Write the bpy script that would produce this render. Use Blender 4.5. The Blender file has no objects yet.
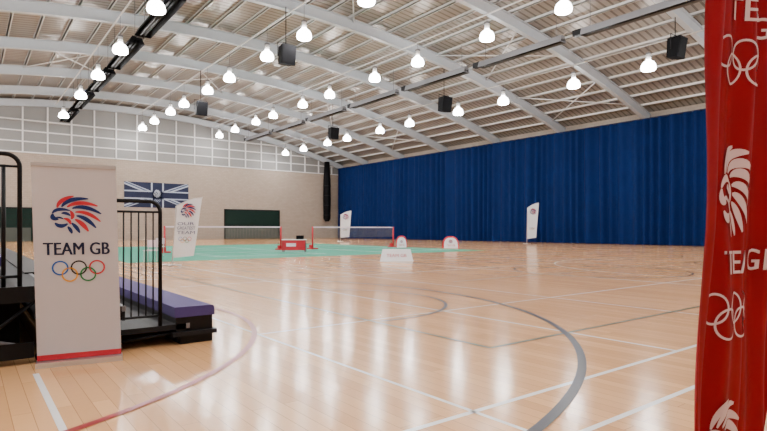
import bpy, math, random
from mathutils import Vector
random.seed(4)
D=bpy.data; C=bpy.context; SC=C.scene
# ---------------------------------------------------------------- materials
def mat(name,col,rough=0.6,metal=0.0,var=0.06,scale=3.0,emit=None,es=0.0,bump=0.0,spec=0.5):
    m=D.materials.new(name); m.use_nodes=True; nt=m.node_tree; n=nt.nodes; l=nt.links
    b=n['Principled BSDF']; b.inputs['Roughness'].default_value=rough; b.inputs['Metallic'].default_value=metal
    b.inputs['Specular IOR Level'].default_value=spec
    tc=n.new('ShaderNodeTexCoord'); no=n.new('ShaderNodeTexNoise'); no.inputs['Scale'].default_value=scale
    no.inputs['Detail'].default_value=4; l.new(tc.outputs['Object'],no.inputs['Vector'])
    mx=n.new('ShaderNodeMix'); mx.data_type='RGBA'
    mx.inputs['A'].default_value=(*[c*(1-var) for c in col],1); mx.inputs['B'].default_value=(*[min(1,c*(1+var)) for c in col],1)
    l.new(no.outputs['Fac'],mx.inputs['Factor']); l.new(mx.outputs['Result'],b.inputs['Base Color'])
    if emit: b.inputs['Emission Color'].default_value=(*emit,1); b.inputs['Emission Strength'].default_value=es
    if bump:
        bp=n.new('ShaderNodeBump'); bp.inputs['Strength'].default_value=bump; l.new(no.outputs['Fac'],bp.inputs['Height']); l.new(bp.outputs['Normal'],b.inputs['Normal'])
    return m
M={}
M['white']=mat('white_paint',(.8,.8,.8),.5)
M['beam']=mat('beam_paint',(.44,.48,.52),.45)
M['purlin']=mat('purlin_steel',(.66,.67,.67),.4)
M['black']=mat('black_steel',(.004,.004,.005),.5,spec=.2)
M['dark']=mat('dark_plastic',(.004,.004,.005),.7,spec=.08)
M['tread']=mat('tread_vinyl',(.010,.010,.012),.6,spec=.2)
M['purple']=mat('purple_fabric',(.045,.026,.13),.8,scale=60,bump=.2)
M['curtain']=mat('blue_curtain_cloth',(.0015,.012,.075),.8,var=.2,scale=.8,spec=.12)
M['bannerw']=mat('banner_vinyl',(.50,.48,.50),.5,var=.03)
M['flagfab']=mat('flag_fabric',(.72,.73,.76),.6,var=.03)
M['navy']=mat('navy_print',(.004,.009,.04),.6,spec=.3)
M['lblue']=mat('logo_blue_print',(.004,.02,.12),.6,spec=.3)
M['red']=mat('red_print',(.48,.004,.02),.5)
M['redfab']=mat('red_cloth',(.27,.0006,.010),.65,var=.12,scale=5,spec=.2)
M['pwhite']=mat('white_print',(.74,.60,.67),.6)
M['oblue']=mat('ring_blue',(.0,.10,.42),.5); M['oyel']=mat('ring_yellow',(.75,.33,.01),.5)
M['oblk']=mat('ring_black',(.01,.01,.01),.5); M['ogrn']=mat('ring_green',(.0,.2,.05),.5); M['ored']=mat('ring_red',(.6,.01,.03),.5)
M['lamp']=mat('lamp_reflector',(.9,.9,.9),.3,emit=(1,.98,.97),es=26)
M['grey']=mat('grey_steel',(.15,.15,.16),.5)
M['silver']=mat('silver_metal',(.6,.6,.62),.3,metal=.8)
M['mat']=mat('teal_court_mat',(.05,.28,.19),.7,var=.04,spec=.08)
M['lwhite']=mat('line_white',(.80,.79,.77),.25); M['lgreen']=mat('line_green',(.006,.06,.035),.3)
M['lblack']=mat('line_black',(.007,.007,.016),.3,spec=.3); M['lred']=mat('line_red',(.30,.008,.015),.3)
M['door']=mat('dark_green_door',(.005,.018,.014),.7,spec=.15); M['doorlow']=mat('door_lower',(.04,.05,.04),.6)
M['net']=mat('net_cord',(.25,.2,.18),.7)
M['clad']=mat('grey_cladding',(.21,.21,.205),.5,var=.05)
M['rail']=mat('cladding_rail',(.66,.66,.66),.5)

def nodes_mat(name):
    m=D.materials.new(name); m.use_nodes=True; return m,m.node_tree.nodes,m.node_tree.links,m.node_tree.nodes['Principled BSDF']
# floor: sprung maple boards
m,n,l,b=nodes_mat('maple_floor'); M['floor']=m
tc=n.new('ShaderNodeTexCoord'); mp=n.new('ShaderNodeMapping'); mp.inputs['Rotation'].default_value=(0,0,math.pi/2)
l.new(tc.outputs['Object'],mp.inputs['Vector'])
br=n.new('ShaderNodeTexBrick'); l.new(mp.outputs['Vector'],br.inputs['Vector'])
br.inputs['Scale'].default_value=1; br.inputs['Brick Width'].default_value=1.9; br.inputs['Row Height'].default_value=.13
br.inputs['Mortar Size'].default_value=.0025; br.inputs['Bias'].default_value=0
br.inputs['Color1'].default_value=(.78,.44,.205,1); br.inputs['Color2'].default_value=(.63,.335,.145,1); br.inputs['Mortar'].default_value=(.38,.19,.08,1)
no=n.new('ShaderNodeTexNoise'); no.inputs['Scale'].default_value=.35; no.inputs['Detail'].default_value=3; l.new(tc.outputs['Object'],no.inputs['Vector'])
mx=n.new('ShaderNodeMix'); mx.data_type='RGBA'; mx.blend_type='MULTIPLY'; mx.inputs['Factor'].default_value=.35
cr=n.new('ShaderNodeValToRGB'); cr.color_ramp.elements[0].color=(.75,.75,.75,1); cr.color_ramp.elements[1].color=(1,1,1,1)
l.new(br.outputs['Color'],mx.inputs['A']); l.new(no.outputs['Fac'],cr.inputs['Fac']); l.new(cr.outputs['Color'],mx.inputs['B'])
l.new(mx.outputs['Result'],b.inputs['Base Color']); b.inputs['Roughness'].default_value=.165; b.inputs['Specular IOR Level'].default_value=.36
n2=n.new('ShaderNodeTexNoise'); n2.inputs['Scale'].default_value=9; l.new(tc.outputs['Object'],n2.inputs['Vector'])
bp=n.new('ShaderNodeBump'); bp.inputs['Strength'].default_value=.03; bp.inputs['Distance'].default_value=.05; l.new(n2.outputs['Fac'],bp.inputs['Height']); l.new(bp.outputs['Normal'],b.inputs['Normal'])
# block wall
m,n,l,b=nodes_mat('blockwork_wall'); M['block']=m
tc=n.new('ShaderNodeTexCoord'); sp=n.new('ShaderNodeSeparateXYZ'); l.new(tc.outputs['Object'],sp.inputs[0])
ad=n.new('ShaderNodeMath'); l.new(sp.outputs['X'],ad.inputs[0]); l.new(sp.outputs['Y'],ad.inputs[1])
cb=n.new('ShaderNodeCombineXYZ'); l.new(ad.outputs[0],cb.inputs['X']); l.new(sp.outputs['Z'],cb.inputs['Y'])
br=n.new('ShaderNodeTexBrick'); l.new(cb.outputs[0],br.inputs['Vector']); br.inputs['Scale'].default_value=1
br.inputs['Brick Width'].default_value=.45; br.inputs['Row Height'].default_value=.22; br.inputs['Mortar Size'].default_value=.012
br.inputs['Color1'].default_value=(.37,.305,.25,1); br.inputs['Color2'].default_value=(.33,.27,.22,1); br.inputs['Mortar'].default_value=(.27,.22,.18,1)
l.new(br.outputs['Color'],b.inputs['Base Color']); b.inputs['Roughness'].default_value=.85
# roof sheet
m,n,l,b=nodes_mat('roof_liner_sheet'); M['roof']=m
tc=n.new('ShaderNodeTexCoord'); sp=n.new('ShaderNodeSeparateXYZ'); l.new(tc.outputs['Object'],sp.inputs[0])
def stripes(per,duty,out):
    a=n.new('ShaderNodeMath'); a.operation='DIVIDE'; a.inputs[1].default_value=per; l.new(out,a.inputs[0])
    f=n.new('ShaderNodeMath'); f.operation='FRACT'; l.new(a.outputs[0],f.inputs[0])
    g=n.new('ShaderNodeMath'); g.operation='LESS_THAN'; g.inputs[1].default_value=duty; l.new(f.outputs[0],g.inputs[0]); return g
s1=stripes(.5,.3,sp.outputs['Y'])
mx=n.new('ShaderNodeMix'); mx.data_type='RGBA'; mx.inputs['A'].default_value=(.33,.30,.265,1); mx.inputs['B'].default_value=(.15,.13,.11,1)
l.new(s1.outputs[0],mx.inputs['Factor'])
l.new(mx.outputs['Result'],b.inputs['Base Color']); b.inputs['Roughness'].default_value=.36; b.inputs['Metallic'].default_value=.35

# ---------------------------------------------------------------- builder
class B:
    def __init__(s,name): s.name=name; s.v=[]; s.f=[]; s.mi=[]; s.mats=[]; s.sm=[]
    def m(s,k):
        if k not in s.mats: s.mats.append(k)
        return s.mats.index(k)
    def add(s,vs,fs,k,smooth=False):
        o=len(s.v); s.v+= [tuple(v) for v in vs]; i=s.m(k)
        for f in fs: s.f.append([a+o for a in f]); s.mi.append(i); s.sm.append(smooth)
    def box(s,a,b,k):
        x0,y0,z0=[min(a[i],b[i]) for i in range(3)]; x1,y1,z1=[max(a[i],b[i]) for i in range(3)]
        s.add([(x0,y0,z0),(x1,y0,z0),(x1,y1,z0),(x0,y1,z0),(x0,y0,z1),(x1,y0,z1),(x1,y1,z1),(x0,y1,z1)],
          [(0,3,2,1),(4,5,6,7),(0,1,5,4),(1,2,6,5),(2,3,7,6),(3,0,4,7)],k)
    def tube(s,pts,r,k,seg=10,cap=True):
        pts=[Vector(p) for p in pts]; rings=[]
        for i,p in enumerate(pts):
            t=(pts[min(i+1,len(pts)-1)]-pts[max(i-1,0)]).normalized()
            a=Vector((0,0,1)) if abs(t.z)<.9 else Vector((1,0,0))
            u=t.cross(a).normalized(); w=t.cross(u).normalized()
            if i and rings:
                u=(pu-t*pu.dot(t)).normalized(); w=t.cross(u).normalized()
            pu=u
            rr=r[i] if isinstance(r,(list,tuple)) else r
            rings.append([p+rr*(math.cos(2*math.pi*j/seg)*u+math.sin(2*math.pi*j/seg)*w) for j in range(seg)])
        vs=[q for R in rings for q in R]; fs=[]
        for i in range(len(pts)-1):
            for j in range(seg):
                j2=(j+1)%seg; fs.append((i*seg+j,i*seg+j2,(i+1)*seg+j2,(i+1)*seg+j))
        if cap: fs.append(tuple(range(seg))[::-1]); fs.append(tuple(range((len(pts)-1)*seg,len(pts)*seg)))
        s.add(vs,fs,k,True)
    def geo2(s,geo,fn,k=None):
        for vs,fs,kk in geo: s.add([fn(*p) for p in vs],fs,k or kk)
    def mesh(s):
        me=D.meshes.new(s.name)
        me.from_pydata(s.v,[],s.f); me.update()
        for k in s.mats: me.materials.append(M[k])
        for p,i,sm in zip(me.polygons,s.mi,s.sm): p.material_index=i; p.use_smooth=sm
        return me
    def done(s):
        o=D.objects.new(s.name,s.mesh()); SC.collection.objects.link(o); return o
def text_geo(t,k,h=1.0,bold=0.0):
    cu=D.curves.new('t','FONT'); cu.body=t; cu.size=1; cu.offset=bold; cu.resolution_u=3
    o=D.objects.new('t',cu); SC.collection.objects.link(o); C.view_layer.update()
    me=o.to_mesh(); vs=[(v.co.x,v.co.y) for v in me.vertices]; fs=[tuple(p.vertices) for p in me.polygons]
    o.to_mesh_clear(); D.objects.remove(o); D.curves.remove(cu)
    x0=min(v[0] for v in vs); x1=max(v[0] for v in vs); y0=min(v[1] for v in vs); y1=max(v[1] for v in vs)
    s=h/(y1-y0); return [([((v[0]-x0)*s,(v[1]-y0)*s) for v in vs],fs,k)],(x1-x0)*s
def place(geo,dx,dy,sx=1,sy=None):
    sy=sy or sx
    return [([(x*sx+dx,y*sy+dy) for x,y in vs],fs,k) for vs,fs,k in geo]
def ring(cx,cy,r,w,k,seg=32):
    vs=[];fs=[]
    for i in range(seg):
        a=2*math.pi*i/seg
        vs+=[(cx+(r-w)*math.cos(a),cy+(r-w)*math.sin(a)),(cx+r*math.cos(a),cy+r*math.sin(a))]
    for i in range(seg):
        j=(i+1)%seg; fs.append((2*i,2*i+1,2*j+1,2*j))
    return (vs,fs,k)
def rings(mono=None,w=.03):
    r=.155; o=[]
    for i,(cx,cy,k) in enumerate([(.155,.31,'oblue'),(.5,.31,'oblk'),(.845,.31,'ored'),(.328,.165,'oyel'),(.672,.165,'ogrn')]):
        o.append(ring(cx,cy,r,w,mono or k))
    return o
def cres(p0,p1,p2,w,k,n=10):
    vs=[];fs=[]
    for i in range(n+1):
        t=i/n; x=(1-t)**2*p0[0]+2*t*(1-t)*p1[0]+t*t*p2[0]; y=(1-t)**2*p0[1]+2*t*(1-t)*p1[1]+t*t*p2[1]
        dx=2*(1-t)*(p1[0]-p0[0])+2*t*(p2[0]-p1[0]); dy=2*(1-t)*(p1[1]-p0[1])+2*t*(p2[1]-p1[1]); L=math.hypot(dx,dy) or 1
        ww=w*.5*(math.sin(math.pi*(t*.9+.05))**.7); vs+=[(x-dy/L*ww,y+dx/L*ww),(x+dy/L*ww,y-dx/L*ww)]
    for i in range(n): fs.append((2*i,2*i+1,2*i+3,2*i+2))
    return (vs,fs,k)
def lion(a='red',b='lblue'):
    L=[((.10,.66),(.14,.90),(.44,.99),.10,a),((.19,.68),(.32,.96),(.74,.92),.11,b),((.30,.68),(.52,.90),(.93,.72),.11,a),
       ((.40,.64),(.64,.78),(1.0,.50),.11,b),((.46,.54),(.70,.60),(.98,.28),.10,a),((.48,.44),(.68,.42),(.88,.10),.11,b),
       ((.45,.34),(.60,.26),(.72,.0),.11,a),((.38,.24),(.48,.14),(.54,-.04),.09,b),((.30,.14),(.36,.06),(.38,-.06),.08,b),
       ((.0,.50),(.08,.68),(.36,.58),.09,b),((.01,.49),(-.03,.33),(.12,.34),.11,b),((.05,.37),(.14,.42),(.22,.34),.05,b),
       ((.05,.24),(.14,.08),(.30,.22),.11,b),((.18,.50),(.27,.54),(.36,.44),.08,b),((.22,.36),(.34,.36),(.36,.20),.08,a),((.36,.58),(.44,.46),(.38,.34),.08,a)]
    return [cres(*q) for q in L]
# ---------------------------------------------------------------- hall constants
XR,XL,YF,YB=47.7,-15.7,73.0,-11.0
def arch(x): return 16.1-.005*(x-16)**2
def simplebox(name,a,b,k):
    o=B(name); o.box(a,b,k); return o.done()
simplebox('floor',(XL-.3,YB-.3,-.2),(XR+.3,YF+.3,0),'floor')
def gable(name,y0,y1):
    w=B(name); N=40
    w.box((XL,y0,0),(XR,y1,10),'block')
    xs=[XL+(XR-XL)*i/N for i in range(N+1)]
    vs=[];fs=[]
    for x in xs: vs+=[(x,y0,10),(x,y0,arch(x)+.62),(x,y1,10),(x,y1,arch(x)+.62)]
    for i in range(N):
        a=4*i; b_=a+4; fs+=[(a,b_,b_+1,a+1),(a+2,a+3,b_+3,b_+2)]
    w.add(vs,fs,'clad'); return w.done()
gable('wall_far',YF,YF+.3); gable('wall_back',YB-.3,YB)
simplebox('wall_right',(XR,YB-.3,0),(XR+.3,YF+.3,arch(XR)+.6),'block')
simplebox('wall_left',(XL-.3,YB-.3,0),(XL,YF+.3,arch(XL)+.6),'block')
# ceiling
c=B('ceiling'); N=64; vs=[];fs=[]
for i in range(N+1):
    x=XL-.3+(XR-XL+.6)*i/N; z=arch(x)+.62; vs+=[(x,YB-.3,z),(x,YF+.3,z),(x,YF+.3,z+.12),(x,YB-.3,z+.12)]
for i in range(N):
    a=4*i; fs+=[(a,a+4,a+5,a+1),(a+3,a+2,a+6,a+7)]
c.add(vs,fs,'roof'); c.done()
# purlins
p=B('roof_purlins'); x=XL+.6
while x<XR-.2:
    z=arch(x)+.40; p.box((x-.05,YB,z),(x+.05,YF,z+.20),'purlin'); p.box((x-.05,YB,z),(x+.12,YF,z+.03),'purlin'); x+=1.75
p.done()
# arches
AY=[-1.7,6.7,15.1,23.5,32,40.4,48.8,57.2,65.6,72.4]
for y in AY:
    a=B('roof_arch_beam'); N=44; w,t,h,tw=.18,.05,.39,.03
    prof=[(-w,-h),(w,-h),(w,-h+t),(tw,-h+t),(tw,h-t),(w,h-t),(w,h),(-w,h),(-w,h-t),(-tw,h-t),(-tw,-h+t),(-w,-h+t)]
    vs=[];fs=[];P=len(prof)
    for i in range(N+1):
        x=XL+.02+(XR-XL-.04)*i/N; s=-.01*(x-16); L=math.hypot(1,s); nx,nz=-s/L,1/L
        for (u,v) in prof: vs.append((x+nx*v if 0<i<N else x,y+u,arch(x)+nz*v))
    for i in range(N):
        for j in range(P): fs.append((i*P+j,(i+1)*P+j,(i+1)*P+(j+1)%P,i*P+(j+1)%P))
    a.add(vs,fs,'beam')
    for x in (XL+.02,XR-.42): a.box((x,y-.17,0),(x+.4,y+.17,arch(x)-.2),'beam')
    a.done()
# bracing
b_=B('roof_bracing_rods')
for i in range(len(AY)-1):
    if i%3==0:
        for x0,x1 in ((40,45.5),(30,36),(4,10),(16,22)):
            b_.tube([(x0,AY[i],arch(x0)+.25),(x1,AY[i+1],arch(x1)+.25)],.05,'purlin',6)
            b_.tube([(x1,AY[i],arch(x1)+.25),(x0,AY[i+1],arch(x0)+.25)],.05,'purlin',6)
b_.done()
# far wall rails
t=B('trim_1')
for z in (10.0,11.2,12.4): t.box((XL,YF-.12,z),(XR,YF-.02,z+.14),'rail')
x=XL+1.5
while x<XR-1:
    t.box((x,YF-.16,10),(x+.16,YF-.02,min(arch(x)+.5,16)),'rail'); x+=2.4
t.box((XL+8,YF-.2,13.6),(XR-10,YF-.02,13.75),'rail')
t.done()
for nm,x0,x1,zt in (('door_1',28.5,36.7,4.05),('door_2',-2,6.0,3.7)):
    d=B(nm); d.box((x0,YF-.1,0),(x1,YF-.01,zt),'door'); d.box((x0+.15,YF-.14,0),(x1-.15,YF-.09,zt*.42),'doorlow')
    for e in (x0-.12,x1): d.box((e,YF-.16,0),(e+.12,YF-.01,zt+.1),'black')
    d.box((x0-.12,YF-.16,zt),(x1+.12,YF-.01,zt+.15),'black')
    for i in range(1,6): d.box((x0,YF-.12,zt*i/6),(x1,YF-.09,zt*i/6+.03),'black')
    d.done()
# union flag on far wall
g=B('wall_union_flag'); X0,X1,Z0,Z1=15.6,23.5,4.15,7.35; Wf=X1-X0;Hf=Z1-Z0; yy=YF-.03
g.box((X0,yy,Z0),(X1,YF-.005,Z1),'navy')
def fq(pts,k,dy): g.add([(X0+a*Wf,yy-dy,Z0+b*Hf) for a,b in pts],[tuple(range(len(pts)))],k)
M['flagw']=mat('flag_white',(.36,.42,.52),.7); M['flagg']=mat('flag_grey',(.03,.05,.12),.7)
for (a,b2) in (((0,0),(1,1)),((0,1),(1,0))):
    s=1 if b2[1]==1 else -1
    e=.045;f_=.10
    fq([(0,a[1]),(e,a[1]),(1,b2[1]-s*f_),(1,b2[1]),(1-e,b2[1]),(0,a[1]+s*f_)],'flagw',.005)
    e=.014;f_=.035
    fq([(0,a[1]),(e,a[1]),(1,b2[1]-s*f_),(1,b2[1]),(1-e,b2[1]),(0,a[1]+s*f_)],'flagg',.009)
fq([(.40,0),(.60,0),(.60,1),(.40,1)],'flagw',.012); fq([(0,.33),(1,.33),(1,.67),(0,.67)],'flagw',.012)
fq([(.425,0),(.575,0),(.575,1),(.425,1)],'navy',.02); fq([(0,.38),(1,.38),(1,.62),(0,.62)],'navy',.02)
g.geo2(lion('flagw','flagw'),lambda a,b:(X0+(.445+a*.11)*Wf,yy-.03,Z0+(.42+b*.3)*Hf))
g.geo2(rings('flagw'),lambda a,b:(X0+(.45+a*.1)*Wf,yy-.03,Z0+(.22+b*.25)*Hf))
g.done()
# hanging dark bundle in the corner
r=B('rolled_divider_net')
r.tube([(44.2,71.6,2.6),(44.2,71.6,3),(44.2,71.6,6),(44.2,71.6,9),(44.2,71.6,arch(44.2)-.35)],[.3,.55,.6,.55,.4],'dark',14)
for z in (3.5,5,6.5,8): r.tube([(44.2,71.6,z),(44.2,71.6,z+.12)],.63,'black',14)
r.done()
# curtain
cu=B('blue_drape_curtain')
vs=[];fs=[];i=0;ph=0;rows=7;y=-8.0
while y<72.6:
    ph+= .12*2*math.pi/ .95*(1+.35*math.sin(y*1.7)+.2*math.sin(y*.63))
    am=.27*(1+.3*math.sin(y*.9+1))
    for k in range(rows+1):
        q=k/rows; z=.03+q*10.9
        vs.append((46.75+am*(1-.25*q)*math.sin(ph+.25*math.sin(q*3+y*.3)),y,z))
    y+=.12;i+=1
for a in range(i-1):
    for k in range(rows):
        q=a*(rows+1)+k; fs.append((q,q+1,q+rows+2,q+rows+1))
cu.add(vs,fs,'curtain',True)
cu.box((46.68,-8,10.93),(46.98,72.5,11.0),'navy')
cu.done()
# heater tubes
for X in (8.7,30.2):
    h=B('radiant_heater_run')
    y=12; g_=1.35 if X<20 else .9
    while y<68:
        L=7.0
        z=13.5
        h.add([(X-.36*g_,y,z-.2),(X-.2*g_,y,z+.24),(X+.2*g_,y,z+.24),(X+.36*g_,y,z-.2),(X-.36*g_,y+L,z-.2),(X-.2*g_,y+L,z+.24),(X+.2*g_,y+L,z+.24),(X+.36*g_,y+L,z-.2)],
              [(0,1,5,4),(1,2,6,5),(2,3,7,6),(0,3,2,1),(4,5,6,7)],'dark' if X<20 else 'grey')
        h.tube([(X-.1,y,z-.06),(X-.1,y+L,z-.06)],.09,'black',8); h.tube([(X+.1,y,z-.06),(X+.1,y+L,z-.06)],.09,'black',8)
        h.box((X-.2,y+L,z-.1),(X+.2,y+L+.6,z+.25),'black')
        for q in (.5,L-.5): h.tube([(X,y+q,z+.2),(X,y+q,arch(X)+.45)],.02,'grey',5)
        y+=8.4
    h.tube([(X,12,z+.28),(X,71,z+.28)],.03,'grey',6)
    h.done()
# lamps
LY=[-5,.5,6.2,12,17.8,23.4,30.1,35.4,42.3,47.3,53.8,58.2,64.3,69.5]  # nearest lamps of each row are out of view, added to light the near floor
RX=[(36,12.0),(26.4,13.5),(16.9,13.4),(8,12.9),(-2,12.4),(-10.5,10.6)]  # rows at negative x are unseen, added for their light
ld=D.lights.new('lamp_bulb','POINT'); ld.energy=545; ld.shadow_soft_size=.22; ld.color=(1,.985,.97)
lamp_profile=[(.0,.68),(.14,.68),(.17,.58),(.28,.52),(.38,.42),(.45,.27),(.48,.1),(.46,0.0),(.40,-.05)]
for X,z in RX:
    top=arch(X)-.495-z
    lb=B('high_bay_lamp'); seg=18;vs=[];fs=[]
    for r_,zz in lamp_profile:
        for j in range(seg): vs.append((r_*math.cos(2*math.pi*j/seg),r_*math.sin(2*math.pi*j/seg),zz))
    for i in range(len(lamp_profile)-1):
        for j in range(seg): fs.append((i*seg+j,i*seg+(j+1)%seg,(i+1)*seg+(j+1)%seg,(i+1)*seg+j))
    lb.add(vs,fs,'lamp',True)
    lb.tube([(0,0,.66),(0,0,1.0)],.16,'white',12); lb.box((-.13,-.13,1.0),(.13,.13,1.12),'grey'); lb.tube([(0,0,1.12),(0,0,max(top,1.16))],.015,'grey',5)
    me=lb.mesh()
    tr=B('lamp_cable_tray'); tr.box((X-.04,-6,arch(X)-.49),(X+.04,71,arch(X)-.42),'purlin'); tr.done()
    for y in ([-5,.5,6.2,12,17.8,23.4,30.1,38.5,46,53.8,64.3] if X==8 else LY):
        o=D.objects.new('high_bay_lamp',me); SC.collection.objects.link(o)
        o.location=(X,y,z)
        lo=D.objects.new('bulb',ld); SC.collection.objects.link(lo); lo.parent=o; lo.location=(0,0,-.12)
# speakers
for X,y,dz in ((16.4,31.6,3.55),(31.3,32.4,3.3),(33.8,15.1,2.3),(16.8,48.8,3.9),(30.85,48.8,3.5)):
    zc=arch(X)-dz
    s=B('hanging_loudspeaker'); w=.5
    s.add([(X-w,y-.32,zc-.6),(X+w,y-.32,zc-.6),(X+w*.75,y+.35,zc-.5),(X-w*.75,y+.35,zc-.5),(X-w,y-.52,zc+.6),(X+w,y-.52,zc+.6),(X+w*.75,y+.3,zc+.6),(X-w*.75,y+.3,zc+.6)],
       [(0,3,2,1),(4,5,6,7),(0,1,5,4),(1,2,6,5),(2,3,7,6),(3,0,4,7)],'dark')
    s.add([(X-w*.85,y-.36,zc-.5),(X+w*.85,y-.36,zc-.5),(X+w*.85,y-.54,zc+.5),(X-w*.85,y-.54,zc+.5)],[(0,1,2,3)],'dark')
    s.tube([(X-.57,y,zc-.1),(X-.57,y,zc+.8),(X+.57,y,zc+.8),(X+.57,y,zc-.1)],.03,'black',6)
    s.tube([(X,y,zc+.8),(X,y,arch(X)-.36)],.03,'black',6); s.done()
# ---------------------------------------------------------------- floor markings
fm=B('court_floor_markings'); 
def ln(x0,y0,x1,y1,k,w=.05,z=.002):
    d=Vector((x1-x0,y1-y0)); n_=Vector((-d.y,d.x)).normalized()*w/2
    fm.add([(x0-n_.x,y0-n_.y,z),(x1-n_.x,y1-n_.y,z),(x1+n_.x,y1+n_.y,z),(x0+n_.x,y0+n_.y,z)],[(0,1,2,3)],k)
def arcm(cx,cy,R,a0,a1,k,w=.06,z=.003,n=72):
    vs=[];fs=[]
    for i in range(n+1):
        a=math.radians(a0+(a1-a0)*i/n); vs+=[(cx+(R-w/2)*math.cos(a),cy+(R-w/2)*math.sin(a),z),(cx+(R+w/2)*math.cos(a),cy+(R+w/2)*math.sin(a),z)]
    for i in range(n): fs.append((2*i,2*i+1,2*i+3,2*i+2))
    fm.add(vs,fs,k)
ln(4.73,4.14,4.73,22.9,'lgreen',.05,.004); ln(4.73,4.14,14,4.14,'lgreen',.05,.004)
ln(2.98,2.05,2.98,20,'lwhite',.04); ln(.52,1,.52,6.0,'lwhite',.05)
ln(1.2,2.77,14,2.77,'lwhite'); ln(1.2,2.05,12,2.05,'lwhite')
ln(6.26,2.77,6.26,22.9,'lwhite',.045); ln(2.98,6.5,22,6.5,'lwhite',.04); ln(9.2,2.77,9.2,22,'lwhite',.04); ln(4,13,24,13,'lwhite',.05)
ln(14,1,14,22.9,'lwhite',.05); ln(20,1,20,22.9,'lwhite',.05); ln(3,18,40,18,'lwhite',.05); ln(28.5,3,28.5,60,'lwhite',.05); ln(10,10,40,10,'lgreen',.05);ln(34,3,34,60,'lgreen',.05)
ln(18,10,18,22.9,'lblack',.05); ln(30,8,30,40,'lred',.05); ln(8,15.5,30,15.5,'lred',.05)
arcm(1.15,9.0,7.0,-88,85,'lblack',.085,.005); arcm(5.2,8.5,2.2,-100,80,'lblack',.06,.005)
arcm(-1.5,8.6,4.9,-80,60,'lred',.07,.006)
arcm(16.5,9.8,2.7,0,360,'lblack',.06,.005); arcm(27,15,3,0,360,'lblack',.06,.005); arcm(22,8,6,60,200,'lwhite',.05,.003)
arcm(24,8,1.8,0,360,'lblack',.05,.005); arcm(38,20,4,90,270,'lred',.06,.005)
fm.done()
# badminton mats
bm=B('badminton_court_mat'); bm.box((5.2,23.6,0),(26.5,45.5,.008),'mat')
def ml(x0,y0,x1,y1,w=.05): bm.box((x0-w/2 if x0==x1 else x0,y0-w/2 if y0==y1 else y0,.008),(x1+w/2 if x0==x1 else x1,y1+w/2 if y0==y1 else y1,.010),'lwhite')
for cx in (12.8,22.4):
    for dx in (-3.05,-2.59,2.59,3.05): ml(cx+dx,25.8,cx+dx,39.2)
    for dy in (-6.7,-5.94,-1.98,1.98,5.94,6.7): ml(cx-3.05,32.5+dy,cx+3.05,32.5+dy)
    ml(cx,25.8,cx,30.5); ml(cx,34.5,cx,39.2)
bm.done()
for x0,x1 in ((9.1,16.5),(18.9,26.0)):
    n_=B('badminton_net'); y=32.5
    for x in (x0,x1):
        n_.tube([(x,y,.011),(x,y,1.55)],.055,'red',10); n_.box((x-.25,y-.35,.011),(x+.25,y+.35,.09),'red'); n_.box((x-.1,y+.05,.09),(x+.1,y+.3,.3),'red')
    n_.box((x0,y-.02,1.47),(x1,y+.02,1.55),'pwhite')
    z=.79
    while z<1.47: n_.box((x0,y-.004,z),(x1,y+.004,z+.008),'net'); z+=.08
    x=x0
    while x<x1: n_.box((x,y-.004,.79),(x+.008,y+.004,1.47),'net'); x+=.1
    n_.done()
# ---------------------------------------------------------------- roll-up banner
CS,SN=math.cos(math.radians(37.64)),math.sin(math.radians(37.64))
def W(u,d,z=0):   # survey: bearing and range from the photograph's standpoint -> world position
    t=(u-383)/542; return Vector((d*(SN+CS*t),d*(CS-SN*t),z))
def wz(v,d): return 1.35-(v-229.5)*d/542
def depth(v): return 542*1.35/(v-229.5)
BL=W(37,5.32); BR=W(121,5.66); R=(BR-BL); wd=R.length; R.normalize(); Nn=Vector((R.y,-R.x,0))
rb=B('team_roll_up_banner')
def bfn(off):
    return lambda a,b:tuple(BL+R*(a-.055*(b/2.0))+Nn*off+Vector((0,0,b)))
def slab(a0,b0,a1,b1,o0,o1,k):
    q=[bfn(o)(a,b) for o in (o0,o1) for a,b in ((a0,b0),(a1,b0),(a1,b1),(a0,b1))]
    rb.add(q,[(0,3,2,1),(4,5,6,7),(0,1,5,4),(1,2,6,5),(2,3,7,6),(3,0,4,7)],k)
slab(0,.06,wd,2.0,-.004,.004,'bannerw'); slab(-.005,1.975,wd+.005,2.01,-.012,.014,'silver'); slab(-.01,0.0,wd+.01,.05,-.08,.09,'silver')
slab(0,.055,wd,.11,.004,.006,'red')
rb.tube([bfn(-.03)(wd/2,.06),bfn(-.03)(wd/2,1.99)],.012,'silver',8)
cx=wd/2
rb.geo2(place(lion(),cx-.205,1.33,.43,.36),bfn(.008))
tg,tw=text_geo('TEAM GB','navy',.125,.0); sc=.58/tw
for o_ in (-.004,0,.004): rb.geo2(place(tg,cx-.29+o_,1.095,sc,1.0),bfn(.008+o_*.1))
rb.geo2(place(rings(),cx-.225,.82,.47,.47),bfn(.008))
rb.done()
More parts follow.
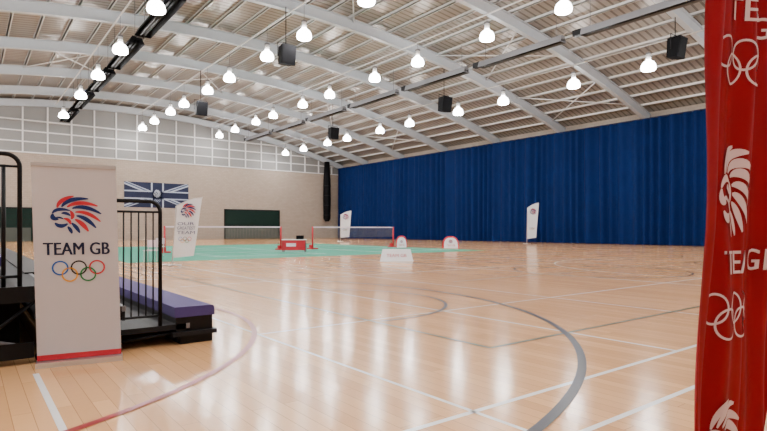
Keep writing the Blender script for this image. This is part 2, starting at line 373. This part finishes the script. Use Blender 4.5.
# ---------------------------------------------------------------- red cloth banner on the right
A0=W(696.5,2.1); fwd=Vector((SN,CS,0)); rt=Vector((CS,-SN,0)); cd=(rt*.777+fwd*.629).normalized(); cn=Vector((cd.y,-cd.x,0))
if cn.dot(-A0)<0: cn=-cn
def cloth(s,z,off=0.0):
    fold=.026*math.sin(s*17+.7*math.sin(z*2.1)+z*.5)+.014*math.sin(s*41+z*1.6)+.009*math.sin(z*5+s*9)
    lean=(.066 if z<1.35 else .036)*(z-1.35)+.006*math.sin(z*3.2)
    return tuple(A0+cd*s+rt*lean+cn*(fold+off)+Vector((0,0,z)))
rc=B('red_team_cloth_banner'); NS,NZ=110,90; SW=1.05; ZT=2.75
vs=[cloth(SW*i/NS,.06+(ZT-.06)*j/NZ) for j in range(NZ+1) for i in range(NS+1)]
fs=[(j*(NS+1)+i,j*(NS+1)+i+1,(j+1)*(NS+1)+i+1,(j+1)*(NS+1)+i) for j in range(NZ) for i in range(NS)]
rc.add(vs,fs,'redfab',True)
cf=lambda a,b:cloth(a,b,.007)
tg,tw=text_geo('TEAM GB','pwhite',.10,.0)
for zb in (.88,1.96,-.20):
    if zb>0: rc.geo2(place(rings('pwhite',.022),.20,zb,.34,.44),cf)
    if .05<zb+.28<2.5:
        for o_ in (0,.003): rc.geo2(place(tg,.28+o_,zb+.28,.50/tw,1),cf)
    if zb+.46<2.3: rc.geo2(place(lion('pwhite','pwhite'),.27,zb+.46,.20,.37),cf)
pe=A0+cd*(SW+.03)
rc.tube([tuple(pe+Vector((0,0,0.0))),tuple(pe+Vector((0,0,ZT+.03)))],.018,'silver',10)
rc.tube([tuple(A0+Vector((0,0,ZT+.02))+rt*.045),tuple(pe+Vector((0,0,ZT+.02)))],.012,'silver',8)
rc.tube([tuple(pe-cn*.3+Vector((0,0,.02))),tuple(pe+cn*.3+Vector((0,0,.02)))],.02,'silver',8)
rc.tube([tuple(pe-cd*.3+Vector((0,0,.02))),tuple(pe+cd*.3+Vector((0,0,.02)))],.02,'silver',8)
rc.done()
# ---------------------------------------------------------------- bleachers
bl=B('retractable_bleacher'); y0,y1=6.5,20.5
def tier(xf,xb,zp):
    bl.box((xb,y0,zp-.06),(xf,y1,zp),'tread')
    bl.box((xf-.03,y0,zp-.16),(xf,y1,zp-.06),'black')
    bl.box((xf-.035,y0-.012,zp-.055),(xf+.004,y1,zp+.004),'grey')
    for y in (y0+.02,y0+3.5,y0+7,y0+10.5,y1-.1):
        bl.box((xb+.05,y,0.06),(xb+.11,y+.06,zp-.06),'black'); bl.box((xf-.12,y,0.06),(xf-.06,y+.06,zp-.06),'black')
        bl.tube([(xb+.08,y+.03,.1),(xf-.09,y+.03,zp-.1)],.018,'black',6)
        for xx in (xb+.08,xf-.09): bl.tube([(xx,y+.01,.05),(xx,y+.05,.05)],.05,'dark',10)
bl.box((1.9,y0-.05,.10),(2.42,y1,.15),'tread'); bl.box((2.0,y0,.0),(2.38,y1,.10),'black')
tier(2.1,1.25,.24); tier(1.4,.55,.50); tier(.7,-.15,.76); tier(0,-.85,1.02); tier(-.7,-1.55,1.28)
def bench(xf,xb,zt):
    n=6; prof=[(xb,zt-.12),(xb,zt)]+[(xf-.04+.04*math.sin(math.pi/2*i/n),zt-.04+.04*math.cos(math.pi/2*i/n)) for i in range(n+1)]+[(xf,zt-.12)]
    yy0=y0-.02; P=len(prof)
    vs=[(x,yy0,z) for x,z in prof]+[(x,y1,z) for x,z in prof]
    bl.add(vs,[tuple(range(P)),tuple(range(P,2*P))[::-1]]+[(j,(j+1)%P,P+(j+1)%P,P+j) for j in range(P)],'purple')
    bl.box((xb+.02,y0,zt-.30),(xf-.02,y1,zt-.12),'black')
bench(2.40,1.93,.44)
def bench2(xf,xb,zt,ys,k):
    bl.box((xb,ys,zt-.1),(xf,y1,zt),k); bl.box((xb+.03,ys,zt-.26),(xf-.05,y1,zt-.1),'black')
bench2(1.0,.62,.78,8.6,'black'); bench2(.35,-.05,1.04,7.4,'purple'); bench2(-.35,-.8,1.30,7.4,'purple')
bl.box((-1.5,y0-.03,.06),(.55,y0-.01,.22),'black'); bl.box((-1.5,y0-.03,.62),(.55,y0,.78),'black')
bl.tube([(-1.4,y0-.01,.2),(.4,y0-.01,.7)],.02,'grey',6); bl.tube([(-1.4,y0-.01,.7),(.4,y0-.01,.2)],.02,'grey',6)
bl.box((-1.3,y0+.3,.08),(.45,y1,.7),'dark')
def rail(xa,xb,zb,zt,n):
    r_=.12; y=y0+.03
    def corner(cx,cz,a0,a1): return [(cx+r_*math.cos(math.radians(a0+(a1-a0)*i/6)),y,cz+r_*math.sin(math.radians(a0+(a1-a0)*i/6))) for i in range(7)]
    pts=[(xa,y,zb)]+corner(xa+r_,zt-r_,180,90)+corner(xb-r_,zt-r_,90,0)+[(xb,y,zb)]
    bl.tube(pts,.022,'black',10)
    bl.tube([(xa,y,zb+.12),(xb,y,zb+.12)],.015,'black',8)
    bl.tube([(xa,y,zt-.12),(xb,y,zt-.12)],.013,'black',8)
    for i in range(1,n): x=xa+(xb-xa)*i/n; bl.tube([(x,y,zb+.12),(x,y,zt-.12)],.009,'black',6)
rail(1.0,1.78,.24,1.67,10)
rail(-.35,.43,.76,2.10,6); rail(-1.5,-.45,1.02,2.4,8)
bl.tube([(.30,y0+.1,.76),(.30,y0+.1,2.0)],.02,'black',8)
bl.done()
# ---------------------------------------------------------------- feather flags
def fflag(u,v,vt,wpx,txt,lean=0.0,zb0=0.0):
    d=depth(v); base=W(u,d); base.z=zb0; H=wz(vt,d); w=wpx*d/542
    f=B('feather_flag'); Rv=rt; N=14
    def P(a,b,o=0): return tuple(base+Rv*(a+lean*b)+Vector((0,0,b))-fwd*o)
    z0=H*.12
    def topz(s): return H*(.88+.12*math.sin(s*math.pi/2))
    vs=[];fs=[];M_=8
    for i in range(M_+1):
        s=i/M_; zt_=topz(s); zb_=z0+H*.03*s
        for j in range(N+1):
            q=j/N; z=zb_+(zt_-zb_)*q
            vs.append(P(s*w*(.82+.18*q),z,.02*math.sin(q*6+s*3)))
    for i in range(M_):
        for j in range(N): a=i*(N+1)+j; fs.append((a,a+1,a+N+2,a+N+1))
    f.add(vs,fs,'flagfab',True)
    f.tube([P(-.02,0),P(-.02,H*.88)]+[P(s*w,topz(s)+.01) for s in (0.1,.3,.5,.7,.9,1)],max(.02,H*.008),'silver',8)
    f.tube([P(-.02-.35,.03),P(-.02+.35,.03)],.03,'silver',8); f.tube([tuple(base-fwd*.35+Vector((0,0,.03))),tuple(base+fwd*.35+Vector((0,0,.03)))],.03,'silver',8)
    fn=lambda a,b:P(a,b,.05)
    f.geo2(place(lion(),w*.22,H*.72,w*.58,w*.55),fn)
    if txt:
        zz=H*.60
        for t_ in ('OUR','GREATEST','TEAM'):
            tg,tw=text_geo(t_,'lblue',1,.0); f.geo2(place(tg,w*.1,zz,w*.72/max(tw,3.2),H*.045),fn); zz-=H*.065
    f.geo2(place(rings(),w*.18,H*.34,w*.52,w*.52),fn)
    f.done()
fflag(172,266,198,25,True,.07)
fflag(340,241.5,211,10.5,False,.01)
fflag(526.5,243.8,203,11,False,.02)
# ---------------------------------------------------------------- small courtside items
def popup(u,v,wpx,hpx):
    d=depth(v); base=W(u,d); w=wpx*d/542; H=hpx*d/542; f=B('pop_up_oval_banner'); n=16
    for sgn in (-1,1):
        def P(a,b,o=0): return tuple(base+rt*a+Vector((0,0,b))+fwd*sgn*(.30*(1-b/H)+.02+o))
        for (r0,r1,k) in ((0,.86,'flagfab'),(.86,1.0,'red')):
            vs=[];fs=[]
            for i in range(n+1):
                a=math.pi*i/n; c_=math.copysign(abs(math.cos(a))**.7,math.cos(a)); s_=math.sin(a)**.7
                vs+=[P(r0*w/2*c_,.01+r0*(H-.02)*s_),P(r1*w/2*c_,.01+r1*(H-.02)*s_)]
            for i in range(n): fs.append((2*i,2*i+1,2*i+3,2*i+2))
            f.add(vs,fs,k,True)
        if sgn<0:
            f.geo2(place(lion(),-.13*w,.4*H,.26*w,.22*w),lambda a,b:P(a,b,.02)); tg,tw=text_geo('TEAM GB','red',1,.0)
            f.geo2(place(tg,-.25*w,.15*H,.5*w/tw,.16*H),lambda a,b:P(a,b,.02))
    f.done()
popup(401,247.5,11,12); popup(450,248,16,12)
d=depth(261); base=W(396,d); f=B('a_frame_floor_board'); w=33*d/542; H=12*d/542
for sgn in (-1,1):
    P=lambda a,b,o=0:tuple(base+rt*a+Vector((0,0,b))+fwd*sgn*(.28*(1-b/H)+.01+o))
    f.add([P(-w*.5,0),P(w*.5,0),P(w*.42,H),P(-w*.42,H),P(-w*.5,0,-.015),P(w*.5,0,-.015),P(w*.42,H,-.015),P(-w*.42,H,-.015)],[(0,1,2,3),(7,6,5,4),(0,4,5,1),(1,5,6,2),(2,6,7,3),(3,7,4,0)],'flagfab')
    if sgn<0:
        tg,tw=text_geo('TEAM GB','red',1,.0); f.geo2(place(tg,-.3*w,.35*H,.6*w/tw,.25*H),lambda a,b:P(a,b,.01))
f.done()
d=depth(252.5); base=W(293,d); base.z=.012; f=B('courtside_score_table'); w=24*d/542;H=13*d/542
def bx(a0,a1,o0,o1,z0,z1,k):
    q=[tuple(base+rt*a+fwd*o+Vector((0,0,z))) for z in (z0,z1) for a,o in ((a0,o0),(a1,o0),(a1,o1),(a0,o1))]
    f.add(q,[(0,3,2,1),(4,5,6,7),(0,1,5,4),(1,2,6,5),(2,3,7,6),(3,0,4,7)],k)
bx(-w/2,w/2,0,.6,H-.05,H,'white'); bx(-w/2+.02,w/2-.02,.02,.04,.12,H-.05,'red')
for a in (-w/2+.03,w/2-.09):
    for o in (.05,.5): bx(a,a+.06,o,o+.06,0,H-.05,'grey')
bx(-w*.3,w*.1,-.0,.02,H*.45,H*.7,'pwhite'); bx(w*.1,w*.4,.1,.35,H,H+.22,'dark')
f.done()
for u,v in ((150,262),(158,256)):
    d=depth(v); base=W(u,d); base.z=.012; f=B('courtside_chair')
    for a in (-.2,.17):
        for o in (-.2,.17): bx(a,a+.03,o,o+.03,0,.45,'silver')
    bx(-.22,.22,-.22,.22,.45,.49,'pwhite'); bx(-.22,.22,.19,.22,.6,.9,'pwhite'); bx(-.2,-.17,.19,.22,.49,.9,'silver'); bx(.17,.2,.19,.22,.49,.9,'silver')
    f.done()
# ---------------------------------------------------------------- camera / world
cam=D.cameras.new('camera'); co=D.objects.new('camera',cam); SC.collection.objects.link(co); SC.camera=co
co.location=(0,0,1.35); co.rotation_euler=(math.pi/2,0,-math.radians(37.64)); cam.lens=542/767*36; cam.sensor_width=36
cam.shift_y=14/767; cam.clip_start=.05; cam.clip_end=300
w=D.worlds.new('world'); SC.world=w; w.use_nodes=True; w.node_tree.nodes['Background'].inputs[0].default_value=(.8,.85,.9,1); w.node_tree.nodes['Background'].inputs[1].default_value=.4
